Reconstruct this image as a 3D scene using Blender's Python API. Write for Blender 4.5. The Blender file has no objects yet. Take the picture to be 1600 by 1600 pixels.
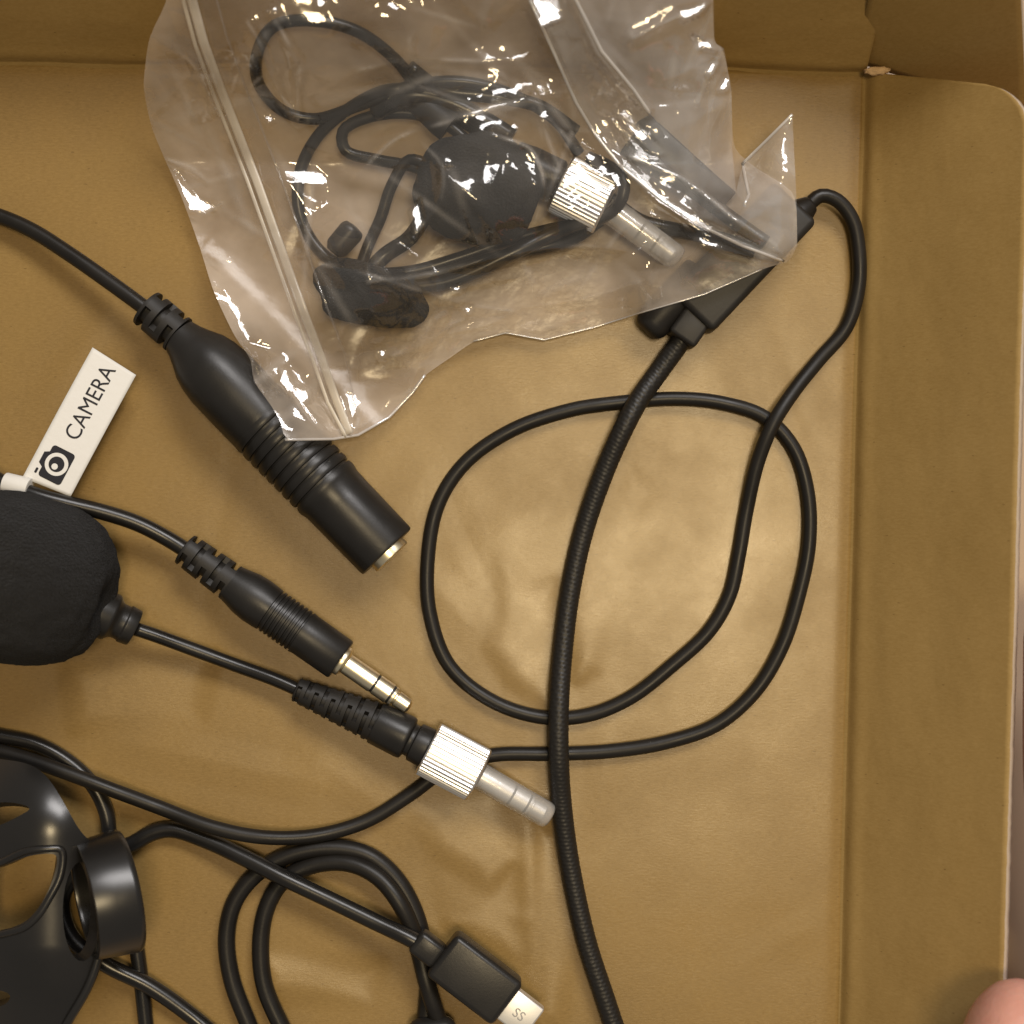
import bpy, bmesh, math, random
import numpy as np
from mathutils import Vector, Matrix, noise
from mathutils.geometry import delaunay_2d_cdt

random.seed(7)
rng = np.random.default_rng(11)
scene = bpy.context.scene
COL = scene.collection
MM = 0.001
H = 280.0          # camera height above the box floor, mm
S = 9.52           # photograph pixels per mm on the box floor

# ------------------------------------------------------------------ camera, world, lights
cam_d = bpy.data.cameras.new('camera')
cam = bpy.data.objects.new('camera', cam_d)
COL.objects.link(cam)
cam.location = (0, 0, H * MM)
cam.rotation_euler = (0, 0, 0)
cam_d.sensor_width = 36
cam_d.lens = 36 * H / (1600 / S)
cam_d.clip_start = 0.01
cam_d.clip_end = 50
cam_d.dof.use_dof = True
cam_d.dof.focus_distance = (H - 5) * MM
cam_d.dof.aperture_fstop = 15
scene.camera = cam

world = bpy.data.worlds.new('World')
scene.world = world
world.use_nodes = True
bg = world.node_tree.nodes['Background']
bg.inputs[0].default_value = (1.0, 0.93, 0.84, 1)
bg.inputs[1].default_value = 0.20

def area_light(name, loc, target, size, power, color, size_y=None):
    d = bpy.data.lights.new(name, 'AREA')
    d.energy = power
    d.color = color
    d.size = size
    if size_y:
        d.shape = 'RECTANGLE'
        d.size_y = size_y
    o = bpy.data.objects.new(name, d)
    COL.objects.link(o)
    o.location = loc
    v = Vector(target) - Vector(loc)
    o.rotation_euler = v.to_track_quat('-Z', 'Y').to_euler()
    return o

WINDOW = (0.45, 1.03, 1.25)
CEILING = (0.20, -0.02, 1.9)
area_light('ceiling_lamp', CEILING, (0, 0, 0), 0.36, 14.0, (1.0, 0.78, 0.46))
area_light('window_light', WINDOW, (0, 0, 0), 0.95, 22.0, (1.0, 0.96, 0.94), 0.45)

vs = scene.view_settings
scene.display_settings.display_device = 'sRGB'
vs.view_transform = 'Standard'
vs.look = 'None'
vs.exposure = 0.0
vs.gamma = 1.0
cy = scene.cycles
cy.use_denoising = True
cy.max_bounces = 10
cy.transparent_max_bounces = 24
cy.caustics_reflective = False
cy.caustics_refractive = False
cy.sample_clamp_indirect = 4

# ------------------------------------------------------------------ mapping and basic helpers
def P(px, py, z=0.0):
    """The point at height z (mm) seen at a pixel of the photograph."""
    k = (H - z) / H / S
    return Vector(((px - 800) * k, (800 - py) * k, z)) * MM

def Pn(px, py, z):
    k = (H - z) / H / S
    return np.stack([(px - 800) * k, (800 - py) * k, z], -1) * MM

def link(name, me, mat=None, parent=None, smooth=True):
    o = bpy.data.objects.new(name, me)
    COL.objects.link(o)
    if mat is not None and not me.materials:
        for m in (mat if isinstance(mat, (list, tuple)) else [mat]):
            me.materials.append(m)
    if parent is not None:
        o.parent = parent
        o.matrix_parent_inverse = parent.matrix_world.inverted()
    if smooth:
        me.polygons.foreach_set('use_smooth', [True] * len(me.polygons))
    return o

def mesh_from(verts, faces):
    me = bpy.data.meshes.new('shape')
    me.from_pydata([tuple(v) for v in verts], [], [tuple(int(i) for i in f) for f in faces])
    me.update()
    return me

def thing(name, label, cat, loc=(0, 0, 0), group=None):
    o = bpy.data.objects.new(name, None)
    COL.objects.link(o)
    o.empty_display_size = 0.005
    o.location = loc
    o['label'] = label
    o['category'] = cat
    if group:
        o['group'] = group
    bpy.context.view_layer.update()
    return o

def sharp(o, deg=35):
    """keep hard edges crisp on an otherwise smooth mesh"""
    me = o.data
    bm = bmesh.new()
    bm.from_mesh(me)
    lim = math.radians(deg)
    for e in bm.edges:
        if len(e.link_faces) == 2 and e.calc_face_angle(0) > lim:
            e.smooth = False
    bm.to_mesh(me)
    bm.free()
    return o

def catmull(pts, step):
    pts = [np.array(p, float) for p in pts]
    ext = [2 * pts[0] - pts[1]] + pts + [2 * pts[-1] - pts[-2]]
    out = []
    for i in range(1, len(ext) - 2):
        p0, p1, p2, p3 = ext[i - 1], ext[i], ext[i + 1], ext[i + 2]
        d01 = max(np.linalg.norm(p1 - p0), 1e-6) ** .5
        d12 = max(np.linalg.norm(p2 - p1), 1e-6) ** .5
        d23 = max(np.linalg.norm(p3 - p2), 1e-6) ** .5
        t0, t1, t2, t3 = 0, d01, d01 + d12, d01 + d12 + d23
        n = max(2, int(np.linalg.norm(p2 - p1) / step))
        for k in range(n):
            t = t1 + (t2 - t1) * k / n
            a1 = (t1 - t) / (t1 - t0) * p0 + (t - t0) / (t1 - t0) * p1
            a2 = (t2 - t) / (t2 - t1) * p1 + (t - t1) / (t2 - t1) * p2
            a3 = (t3 - t) / (t3 - t2) * p2 + (t - t2) / (t3 - t2) * p3
            b1 = (t2 - t) / (t2 - t0) * a1 + (t - t0) / (t2 - t0) * a2
            b2 = (t3 - t) / (t3 - t1) * a2 + (t - t1) / (t3 - t1) * a3
            out.append((t2 - t) / (t2 - t1) * b1 + (t - t1) / (t2 - t1) * b2)
    out.append(ext[-2])
    return out

def path(pts, step=0.9):
    """pixel + height control points -> smooth curve in metres"""
    q = [np.array(P(*p)) / MM for p in pts]
    return [Vector(v) * MM for v in catmull(q, step)]

def tube_mesh(curve, radius, seg=16, rfun=None):
    n = len(curve)
    tang = []
    for i in range(n):
        t = curve[min(i + 1, n - 1)] - curve[max(i - 1, 0)]
        tang.append(t.normalized())
    up = Vector((0, 0, 1))
    if abs(tang[0].dot(up)) > .9:
        up = Vector((1, 0, 0))
    nrm = (up - tang[0] * up.dot(tang[0])).normalized()
    verts, faces = [], []
    length = 0.0
    for i in range(n):
        if i:
            length += (curve[i] - curve[i - 1]).length
            nrm = (nrm - tang[i] * nrm.dot(tang[i])).normalized()
        b = tang[i].cross(nrm)
        for k in range(seg):
            a = 2 * math.pi * k / seg
            r = radius if rfun is None else rfun(length / MM, a) * MM
            verts.append(curve[i] + (nrm * math.cos(a) + b * math.sin(a)) * r)
    for i in range(n - 1):
        for k in range(seg):
            k2 = (k + 1) % seg
            faces.append((i * seg + k, i * seg + k2, (i + 1) * seg + k2, (i + 1) * seg + k))
    c0 = len(verts)
    verts.append(curve[0])
    verts.append(curve[-1])
    for k in range(seg):
        k2 = (k + 1) % seg
        faces.append((c0, k2, k))
        faces.append((c0 + 1, (n - 1) * seg + k, (n - 1) * seg + k2))
    return mesh_from(verts, faces)

def cable(name, pts, r, mat, parent, seg=16, step=0.9):
    return link(name, tube_mesh(path(pts, step), r * MM, seg), mat, parent)

def lathe(name, a, b, prof, mat, parent, seg=40, rfun=None, hard=38, frame_up=(0, 0, 1)):
    """profile [(t, r)] in mm turned round the line a -> b (points in metres); t runs along the line from a.
    rfun(t, angle, r) may change the radius; angle 0 points up."""
    ax = (b - a).normalized()
    up = Vector(frame_up)
    n = (up - ax * up.dot(ax)).normalized()
    m = ax.cross(n)
    verts, faces = [], []
    for (t, r) in prof:
        for k in range(seg):
            ang = 2 * math.pi * k / seg
            rr = r if rfun is None else rfun(t, ang, r)
            verts.append(a + ax * (t * MM) + (n * math.cos(ang) + m * math.sin(ang)) * (rr * MM))
    for i in range(len(prof) - 1):
        for k in range(seg):
            k2 = (k + 1) % seg
            faces.append((i * seg + k, i * seg + k2, (i + 1) * seg + k2, (i + 1) * seg + k))
    c0 = len(verts)
    verts.append(a + ax * (prof[0][0] * MM))
    verts.append(a + ax * (prof[-1][0] * MM))
    L = len(prof) - 1
    for k in range(seg):
        k2 = (k + 1) % seg
        faces.append((c0, k2, k))
        faces.append((c0 + 1, L * seg + k, L * seg + k2))
    return sharp(link(name, mesh_from(verts, faces), mat, parent), hard)

def bevel_prof(pts, b=0.25):
    """round the corners of a lathe profile a little"""
    out = [pts[0]]
    for i in range(1, len(pts) - 1):
        p0, p1, p2 = (np.array(q, float) for q in pts[i - 1:i + 2])
        d0, d2 = np.linalg.norm(p0 - p1), np.linalg.norm(p2 - p1)
        if d0 < 1e-6 or d2 < 1e-6:
            out.append(pts[i]); continue
        k0, k2 = min(b, d0 * .4) / d0, min(b, d2 * .4) / d2
        q0, q2 = p1 + (p0 - p1) * k0, p1 + (p2 - p1) * k2
        for s in (0, .5, 1):
            out.append(tuple((1 - s) ** 2 * q0 + 2 * s * (1 - s) * p1 + s * s * q2))
    out.append(pts[-1])
    return out

def strain_relief(name, a, b, r0, r1, n, mat, parent, core, phase=0.0, slot_frac=.5):
    """rubber sleeve with rows of alternating slots cut half through it"""
    L = (b - a).length / MM
    pitch = L / n
    prof = [(0, r0 * .8), (.15, r0 * .97)]
    for i in range(n):
        t0 = i * pitch + pitch * .3
        t1 = t0 + pitch * slot_frac
        for t in (t0 - .02, t0 + .02, t1 - .02, t1 + .02):
            prof.append((t, r0 + (r1 - r0) * t / L))
    prof += [(L, r1)]
    def rf(t, ang, r):
        i = int((t - pitch * .3 + .03) // pitch) if t > pitch * .25 else -1
        if i < 0 or i >= n:
            return r
        t0 = i * pitch + pitch * .3
        if t0 < t < t0 + pitch * slot_frac:
            # two slots per row, turned by a quarter in every second row
            s = math.sin(2 * (ang + phase) + (math.pi if i % 2 else 0))
            if abs(s) > .28 or True:
                if math.cos(2 * (ang + phase) + (math.pi if i % 2 else 0)) < .62:
                    return max(core, r * .66)
        return r
    return lathe(name, a, b, prof, mat, parent, seg=64, rfun=rf, hard=30)

def rounded_box(name, center, xdir, size, mat, parent, bevel=.8, seg=3, zdir=Vector((0, 0, 1)), taper=None):
    """box of size (mm) with its long side along xdir, bevelled edges"""
    bm = bmesh.new()
    bmesh.ops.create_cube(bm, size=1)
    for v in bm.verts:
        f = 1.0
        if taper and v.co.x < 0:
            f = taper
        v.co = Vector((v.co.x * size[0], v.co.y * size[1] * f, v.co.z * size[2] * (f + 1) / 2))
    bmesh.ops.bevel(bm, geom=list(bm.edges), offset=bevel, segments=seg, profile=.5, affect='EDGES')
    x = Vector(xdir).normalized()
    z = (zdir - x * zdir.dot(x)).normalized()
    y = z.cross(x)
    M = Matrix((x, y, z)).transposed()
    for v in bm.verts:
        v.co = Vector(center) + M @ (v.co * MM)
    me = bpy.data.meshes.new('shape')
    bm.to_mesh(me)
    bm.free()
    return sharp(link(name, me, mat, parent), 50)

def inside(px, py, poly):
    poly = np.array(poly, float)
    r = np.zeros(px.shape, bool)
    j = len(poly) - 1
    for i in range(len(poly)):
        xi, yi = poly[i]
        xj, yj = poly[j]
        c = ((yi > py) != (yj > py)) & (px < (xj - xi) * (py - yi) / (yj - yi + 1e-12) + xi)
        r ^= c
        j = i
    return r

def seg_dist(px, py, a, b):
    ax, ay = a
    bx, by = b
    dx, dy = bx - ax, by - ay
    L2 = dx * dx + dy * dy + 1e-9
    t = np.clip(((px - ax) * dx + (py - ay) * dy) / L2, 0, 1)
    return np.hypot(px - ax - t * dx, py - ay - t * dy), t

def poly_dist(px, py, poly, closed=True):
    d = np.full(px.shape, 1e9)
    n = len(poly)
    for i in range(n if closed else n - 1):
        dd, _ = seg_dist(px, py, poly[i], poly[(i + 1) % n])
        d = np.minimum(d, dd)
    return d

def resample(poly, step, closed=True):
    out = []
    n = len(poly)
    for i in range(n if closed else n - 1):
        a, b = np.array(poly[i], float), np.array(poly[(i + 1) % n], float)
        k = max(1, int(np.linalg.norm(b - a) / step))
        for s in range(k):
            out.append(tuple(a + (b - a) * s / k))
    return out

def triangulate(outline, holes=(), step=6.0, jitter=.25):
    """outline (px) filled with small triangles -> points, triangles"""
    rings = [resample(outline, step)] + [resample(h, step) for h in holes]
    pts, edges = [], []
    for r in rings:
        o = len(pts)
        pts += r
        edges += [(o + i, o + (i + 1) % len(r)) for i in range(len(r))]
    arr = np.array(outline, float)
    xs = np.arange(arr[:, 0].min(), arr[:, 0].max(), step)
    ys = np.arange(arr[:, 1].min(), arr[:, 1].max(), step * .87)
    gx, gy = np.meshgrid(xs, ys)
    gx = gx + (np.arange(len(ys)) % 2)[:, None] * step * .5
    gx = gx + rng.uniform(-jitter, jitter, gx.shape) * step
    gy = gy + rng.uniform(-jitter, jitter, gy.shape) * step
    gx, gy = gx.ravel(), gy.ravel()
    ok = inside(gx, gy, outline) & (poly_dist(gx, gy, outline) > step * .55)
    for h in holes:
        ok &= ~inside(gx, gy, h) & (poly_dist(gx, gy, h) > step * .55)
    pts += list(zip(gx[ok].tolist(), gy[ok].tolist()))
    res = delaunay_2d_cdt([Vector(p) for p in pts], edges, [], 0, 1e-4)
    v = np.array([tuple(p) for p in res[0]])
    f = np.array([t for t in res[2] if len(t) == 3])
    c = v[f].mean(1)
    ok = inside(c[:, 0], c[:, 1], outline)
    for h in holes:
        ok &= ~inside(c[:, 0], c[:, 1], h)
    return v, f[ok]

def tents(px, py, n, box, amp, width, length, seed, power=1):
    """sum of straight sharp creases; amp in mm, width/length in px"""
    r = np.random.default_rng(seed)
    z = np.zeros(px.shape)
    for _ in range(n):
        cx, cy_ = r.uniform(box[0], box[2]), r.uniform(box[1], box[3])
        a = r.uniform(0, math.pi)
        w = r.uniform(*width)
        l = r.uniform(*length)
        A = r.uniform(*amp) * r.choice([-1, 1])
        dx, dy = px - cx, py - cy_
        u = dx * math.cos(a) + dy * math.sin(a)
        v = -dx * math.sin(a) + dy * math.cos(a)
        z += A * np.clip(1 - np.abs(v) / w, 0, 1) ** power * np.clip(1 - np.abs(u) / l, 0, 1) ** .7
    return z

# ------------------------------------------------------------------ materials
def new_mat(name):
    m = bpy.data.materials.new(name)
    m.use_nodes = True
    nt = m.node_tree
    return m, nt, nt.nodes['Principled BSDF']

def set_spec(b, v):
    b.inputs['Specular IOR Level'].default_value = v

def add_bump(nt, b, scale, strength, dist, detail=4, vec=None, rough=.6):
    tc = nt.nodes.new('ShaderNodeTexCoord')
    n = nt.nodes.new('ShaderNodeTexNoise')
    n.inputs['Scale'].default_value = scale
    n.inputs['Detail'].default_value = detail
    n.inputs['Roughness'].default_value = rough
    nt.links.new(tc.outputs['Object'], n.inputs['Vector'])
    bp = nt.nodes.new('ShaderNodeBump')
    bp.inputs['Strength'].default_value = strength
    bp.inputs['Distance'].default_value = dist
    nt.links.new(n.outputs['Fac'], bp.inputs['Height'])
    nt.links.new(bp.outputs['Normal'], b.inputs['Normal'])
    return n, bp

def plain(name, col, rough, spec=.5, metal=0.0, bump=None, var=None, coat=0.0):
    m, nt, b = new_mat(name)
    b.inputs['Base Color'].default_value = (*col, 1)
    b.inputs['Roughness'].default_value = rough
    b.inputs['Metallic'].default_value = metal
    set_spec(b, spec)
    b.inputs['Coat Weight'].default_value = coat
    b.inputs['Coat Roughness'].default_value = .15
    if bump:
        add_bump(nt, b, *bump)
    if var:
        tc = nt.nodes.new('ShaderNodeTexCoord')
        n = nt.nodes.new('ShaderNodeTexNoise')
        n.inputs['Scale'].default_value = var[0]
        n.inputs['Detail'].default_value = 5
        nt.links.new(tc.outputs['Object'], n.inputs['Vector'])
        mr = nt.nodes.new('ShaderNodeMapRange')
        mr.inputs['From Min'].default_value = .3
        mr.inputs['From Max'].default_value = .7
        mr.inputs['To Min'].default_value = rough - var[1]
        mr.inputs['To Max'].default_value = rough + var[1]
        nt.links.new(n.outputs['Fac'], mr.inputs['Value'])
        nt.links.new(mr.outputs['Result'], b.inputs['Roughness'])
        mx = nt.nodes.new('ShaderNodeMix')
        mx.data_type = 'RGBA'
        mx.inputs[6].default_value = (*[c * .75 for c in col], 1)
        mx.inputs[7].default_value = (*[min(1, c * 1.25) for c in col], 1)
        nt.links.new(n.outputs['Fac'], mx.inputs[0])
        nt.links.new(mx.outputs[2], b.inputs['Base Color'])
    return m

def kraft(name, c0, c1, rough=.42, spec=.5):
    m, nt, b = new_mat(name)
    N, Lk = nt.nodes.new, nt.links.new
    tc = N('ShaderNodeTexCoord')
    big = N('ShaderNodeTexNoise')
    big.inputs['Scale'].default_value = 38
    big.inputs['Detail'].default_value = 6
    big.inputs['Roughness'].default_value = .62
    Lk(tc.outputs['Object'], big.inputs['Vector'])
    mp = N('ShaderNodeMapping')
    mp.inputs['Scale'].default_value = (1, 3.2, 1)
    Lk(tc.outputs['Object'], mp.inputs['Vector'])
    fib = N('ShaderNodeTexNoise')
    fib.inputs['Scale'].default_value = 1100
    fib.inputs['Detail'].default_value = 5
    fib.inputs['Roughness'].default_value = .75
    Lk(mp.outputs['Vector'], fib.inputs['Vector'])
    mix = N('ShaderNodeMath')
    mix.operation = 'MULTIPLY_ADD'
    mix.inputs[1].default_value = .55
    Lk(fib.outputs['Fac'], mix.inputs[0])
    sc = N('ShaderNodeMath')
    sc.operation = 'MULTIPLY'
    sc.inputs[1].default_value = .45
    Lk(big.outputs['Fac'], sc.inputs[0])
    Lk(sc.outputs[0], mix.inputs[2])
    ramp = N('ShaderNodeValToRGB')
    ramp.color_ramp.elements[0].position = .33
    ramp.color_ramp.elements[0].color = (*c0, 1)
    ramp.color_ramp.elements[1].position = .68
    ramp.color_ramp.elements[1].color = (*c1, 1)
    Lk(mix.outputs[0], ramp.inputs['Fac'])
    # small dark flecks of the recycled pulp
    vor = N('ShaderNodeTexVoronoi')
    vor.inputs['Scale'].default_value = 210
    Lk(mp.outputs['Vector'], vor.inputs['Vector'])
    lt = N('ShaderNodeMath')
    lt.operation = 'LESS_THAN'
    lt.inputs[1].default_value = .055
    Lk(vor.outputs['Distance'], lt.inputs[0])
    sel = N('ShaderNodeMath')
    sel.operation = 'MULTIPLY'
    sel.inputs[1].default_value = .5
    Lk(lt.outputs[0], sel.inputs[0])
    fl = N('ShaderNodeMix')
    fl.data_type = 'RGBA'
    fl.inputs[7].default_value = (c0[0] * .45, c0[1] * .4, c0[2] * .35, 1)
    Lk(sel.outputs[0], fl.inputs[0])
    Lk(ramp.outputs['Color'], fl.inputs[6])
    Lk(fl.outputs[2], b.inputs['Base Color'])
    mr = N('ShaderNodeMapRange')
    mr.inputs['From Min'].default_value = .3
    mr.inputs['From Max'].default_value = .7
    mr.inputs['To Min'].default_value = rough + .1
    mr.inputs['To Max'].default_value = rough - .07
    Lk(big.outputs['Fac'], mr.inputs['Value'])
    Lk(mr.outputs['Result'], b.inputs['Roughness'])
    set_spec(b, spec)
    bp = N('ShaderNodeBump')
    bp.inputs['Strength'].default_value = .22
    bp.inputs['Distance'].default_value = .0001
    Lk(fib.outputs['Fac'], bp.inputs['Height'])
    Lk(bp.outputs['Normal'], b.inputs['Normal'])
    return m

def film(name, haze=.12, rough=.1, tint=(.985, .98, .975), base=.06, gain=.9, milk=(.90, .85, .80)):
    """thin clear plastic: see-through, a little milky, glossy at a slant"""
    m = bpy.data.materials.new(name)
    m.use_nodes = True
    nt = m.node_tree
    nt.nodes.clear()
    N, Lk = nt.nodes.new, nt.links.new
    out = N('ShaderNodeOutputMaterial')
    tr = N('ShaderNodeBsdfTransparent')
    tr.inputs[0].default_value = (*tint, 1)
    df = N('ShaderNodeBsdfDiffuse')
    df.inputs[0].default_value = (*milk, 1)
    tl = N('ShaderNodeBsdfTranslucent')
    tl.inputs[0].default_value = (*milk, 1)
    gl = N('ShaderNodeBsdfGlossy')
    gl.inputs['Roughness'].default_value = rough
    gl.inputs['Color'].default_value = (1, 1, 1, 1)
    tc = N('ShaderNodeTexCoord')
    no = N('ShaderNodeTexNoise')
    no.inputs['Scale'].default_value = 55
    no.inputs['Detail'].default_value = 4
    Lk(tc.outputs['Object'], no.inputs['Vector'])
    mr = N('ShaderNodeMapRange')
    mr.inputs['From Min'].default_value = .35
    mr.inputs['From Max'].default_value = .68
    mr.inputs['To Min'].default_value = haze * .35
    mr.inputs['To Max'].default_value = haze * 1.9
    Lk(no.outputs['Fac'], mr.inputs['Value'])
    at = N('ShaderNodeAttribute')
    at.attribute_name = 'crease'
    hz = N('ShaderNodeMath')
    hz.operation = 'MULTIPLY_ADD'
    hz.use_clamp = True
    hz.inputs[1].default_value = .42
    Lk(at.outputs['Fac'], hz.inputs[0])
    Lk(mr.outputs['Result'], hz.inputs[2])
    fine = N('ShaderNodeTexNoise')
    fine.inputs['Scale'].default_value = 260
    fine.inputs['Detail'].default_value = 3
    Lk(tc.outputs['Object'], fine.inputs['Vector'])
    bp = N('ShaderNodeBump')
    bp.inputs['Strength'].default_value = .25
    bp.inputs['Distance'].default_value = .0004
    Lk(fine.outputs['Fac'], bp.inputs['Height'])
    Lk(bp.outputs['Normal'], gl.inputs['Normal'])
    md = N('ShaderNodeMixShader')
    md.inputs[0].default_value = .35
    Lk(df.outputs[0], md.inputs[1])
    Lk(tl.outputs[0], md.inputs[2])
    m1 = N('ShaderNodeMixShader')
    Lk(hz.outputs[0], m1.inputs[0])
    Lk(tr.outputs[0], m1.inputs[1])
    Lk(md.outputs[0], m1.inputs[2])
    lw = N('ShaderNodeLayerWeight')
    lw.inputs['Blend'].default_value = .5
    pw = N('ShaderNodeMath')
    pw.operation = 'POWER'
    pw.inputs[1].default_value = 4
    Lk(lw.outputs['Facing'], pw.inputs[0])
    ma = N('ShaderNodeMath')
    ma.operation = 'MULTIPLY_ADD'
    ma.use_clamp = True
    ma.inputs[1].default_value = gain
    ma.inputs[2].default_value = base
    Lk(pw.outputs[0], ma.inputs[0])
    m2 = N('ShaderNodeMixShader')
    Lk(ma.outputs[0], m2.inputs[0])
    Lk(m1.outputs[0], m2.inputs[1])
    Lk(gl.outputs[0], m2.inputs[2])
    Lk(m2.outputs[0], out.inputs['Surface'])
    return m

M_kraft = kraft('kraft_board', (.188, .113, .031), (.314, .200, .068), .28, .45)
M_kraft_wall = kraft('kraft_board_wall', (.27, .170, .050), (.375, .250, .092), .55, .3)  # same board as the floor, colour lightened to stand in for missing light
M_liner = plain('pale_liner', (.44, .36, .28), .8, .2, bump=(900, .4, .0002))
M_torn = plain('torn_board', (.62, .43, .24), .9, .1, bump=(1500, .5, .0003))
M_rubber = plain('black_rubber', (.012, .0105, .009), .42, .32, bump=(1500, .12, .0001), var=(160, .08))
M_rubber_soft = plain('soft_black_rubber', (.016, .0145, .013), .5, .35, bump=(2200, .2, .0001), var=(140, .08))
M_gloss = plain('glossy_black_cable', (.011, .010, .009), .3, .45, bump=(900, .08, .0001), var=(120, .07))
M_plastic = plain('moulded_black_plastic', (.015, .014, .013), .38, .4, bump=(2600, .18, .00008), var=(150, .08))
M_holder = plain('shiny_black_plastic', (.012, .0112, .0105), .30, .6, bump=(500, .05, .0001), var=(90, .05))
M_grey = plain('charcoal_plastic', (.017, .0155, .014), .5, .4, bump=(1800, .2, .0001))
M_braid = plain('braided_sleeve', (.012, .0105, .009), .45, .4, bump=(1600, .25, .0001))
M_foam = plain('black_foam', (.017, .0165, .0165), .95, .05, bump=(2400, 1.0, .0012), var=(1500, .02))
M_foam.node_tree.nodes['Principled BSDF'].inputs['Sheen Weight'].default_value = .07
M_foam.node_tree.nodes['Principled BSDF'].inputs['Sheen Roughness'].default_value = .6
M_chrome = plain('bright_nickel', (.93, .92, .90), .33, .5, 1.0, bump=(700, .06, .0001))
M_silver = plain('satin_silver', (.97, .96, .94), .5, .5, 1.0, bump=(900, .08, .0001))
M_gold = plain('pale_gold', (.95, .85, .62), .33, .5, 1.0, bump=(900, .05, .0001))
M_ring = plain('black_insulator', (.02, .02, .02), .4)
M_paper = plain('white_label', (.72, .71, .68), .6, .3, bump=(420, .35, .0003))
M_ink = plain('black_ink', (.018, .018, .024), .6, .2)
M_greyink = plain('grey_mark', (.32, .31, .29), .5, .3)
M_film = film('clear_film', .055, .085, base=.085)
M_film2 = film('clear_film_back', .40, .2, base=.03, gain=.5, milk=(.95, .80, .64))
M_flap = film('clear_film_flap', .17, .09, base=.11, milk=(.88, .88, .89))
M_zip = film('milky_zip', .58, .30, base=.07, milk=(.95, .88, .76))
M_fold = film('folded_film', .75, .2, base=.30)  # highlights along the folds painted in as extra white milkiness
M_cap = film('clear_cap', .33, .14, base=.12, milk=(.94, .91, .86))
M_skin, _nt, _b = new_mat('skin')
_b.inputs['Base Color'].default_value = (.66, .33, .26, 1)
_b.inputs['Roughness'].default_value = .45
_b.inputs['Subsurface Weight'].default_value = .25
_b.inputs['Subsurface Radius'].default_value = (.004, .0015, .0008)
_n, _bp = add_bump(_nt, _b, 900, .4, .0003)
_tc = _nt.nodes.new('ShaderNodeTexCoord')
_m = _nt.nodes.new('ShaderNodeTexNoise')
_m.inputs['Scale'].default_value = 140
_m.inputs['Detail'].default_value = 5
_nt.links.new(_tc.outputs['Object'], _m.inputs['Vector'])
_x = _nt.nodes.new('ShaderNodeMix')
_x.data_type = 'RGBA'
_x.inputs[6].default_value = (.58, .24, .19, 1)
_x.inputs[7].default_value = (.72, .42, .32, 1)
_nt.links.new(_m.outputs['Fac'], _x.inputs[0])
_nt.links.new(_x.outputs[2], _b.inputs['Base Color'])
M_table = plain('table_wood', (.42, .31, .21), .45, .4, bump=(60, .1, .001), var=(14, .1))

# ------------------------------------------------------------------ setting: the table under the box
def table():
    bm = bmesh.new()
    bmesh.ops.create_grid(bm, x_segments=2, y_segments=2, size=.6)
    for v in bm.verts:
        v.co.z = -2.6 * MM
    me = bpy.data.meshes.new('shape')
    bm.to_mesh(me)
    bm.free()
    o = link('table_top', me, M_table)
    o['kind'] = 'structure'
    o['label'] = 'plain tan table top under the cardboard box'
table()

# ------------------------------------------------------------------ cardboard box
box = thing('cardboard_box', 'open brown kraft cardboard box holding the cables and the clear bag', 'box', P(800, 800, -2))

FA, FB = (1351, 112), (1308, 1660)       # fold between floor and side wall
BA, BB = (-120, 97), (1351, 112)         # fold between floor and back wall

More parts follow.
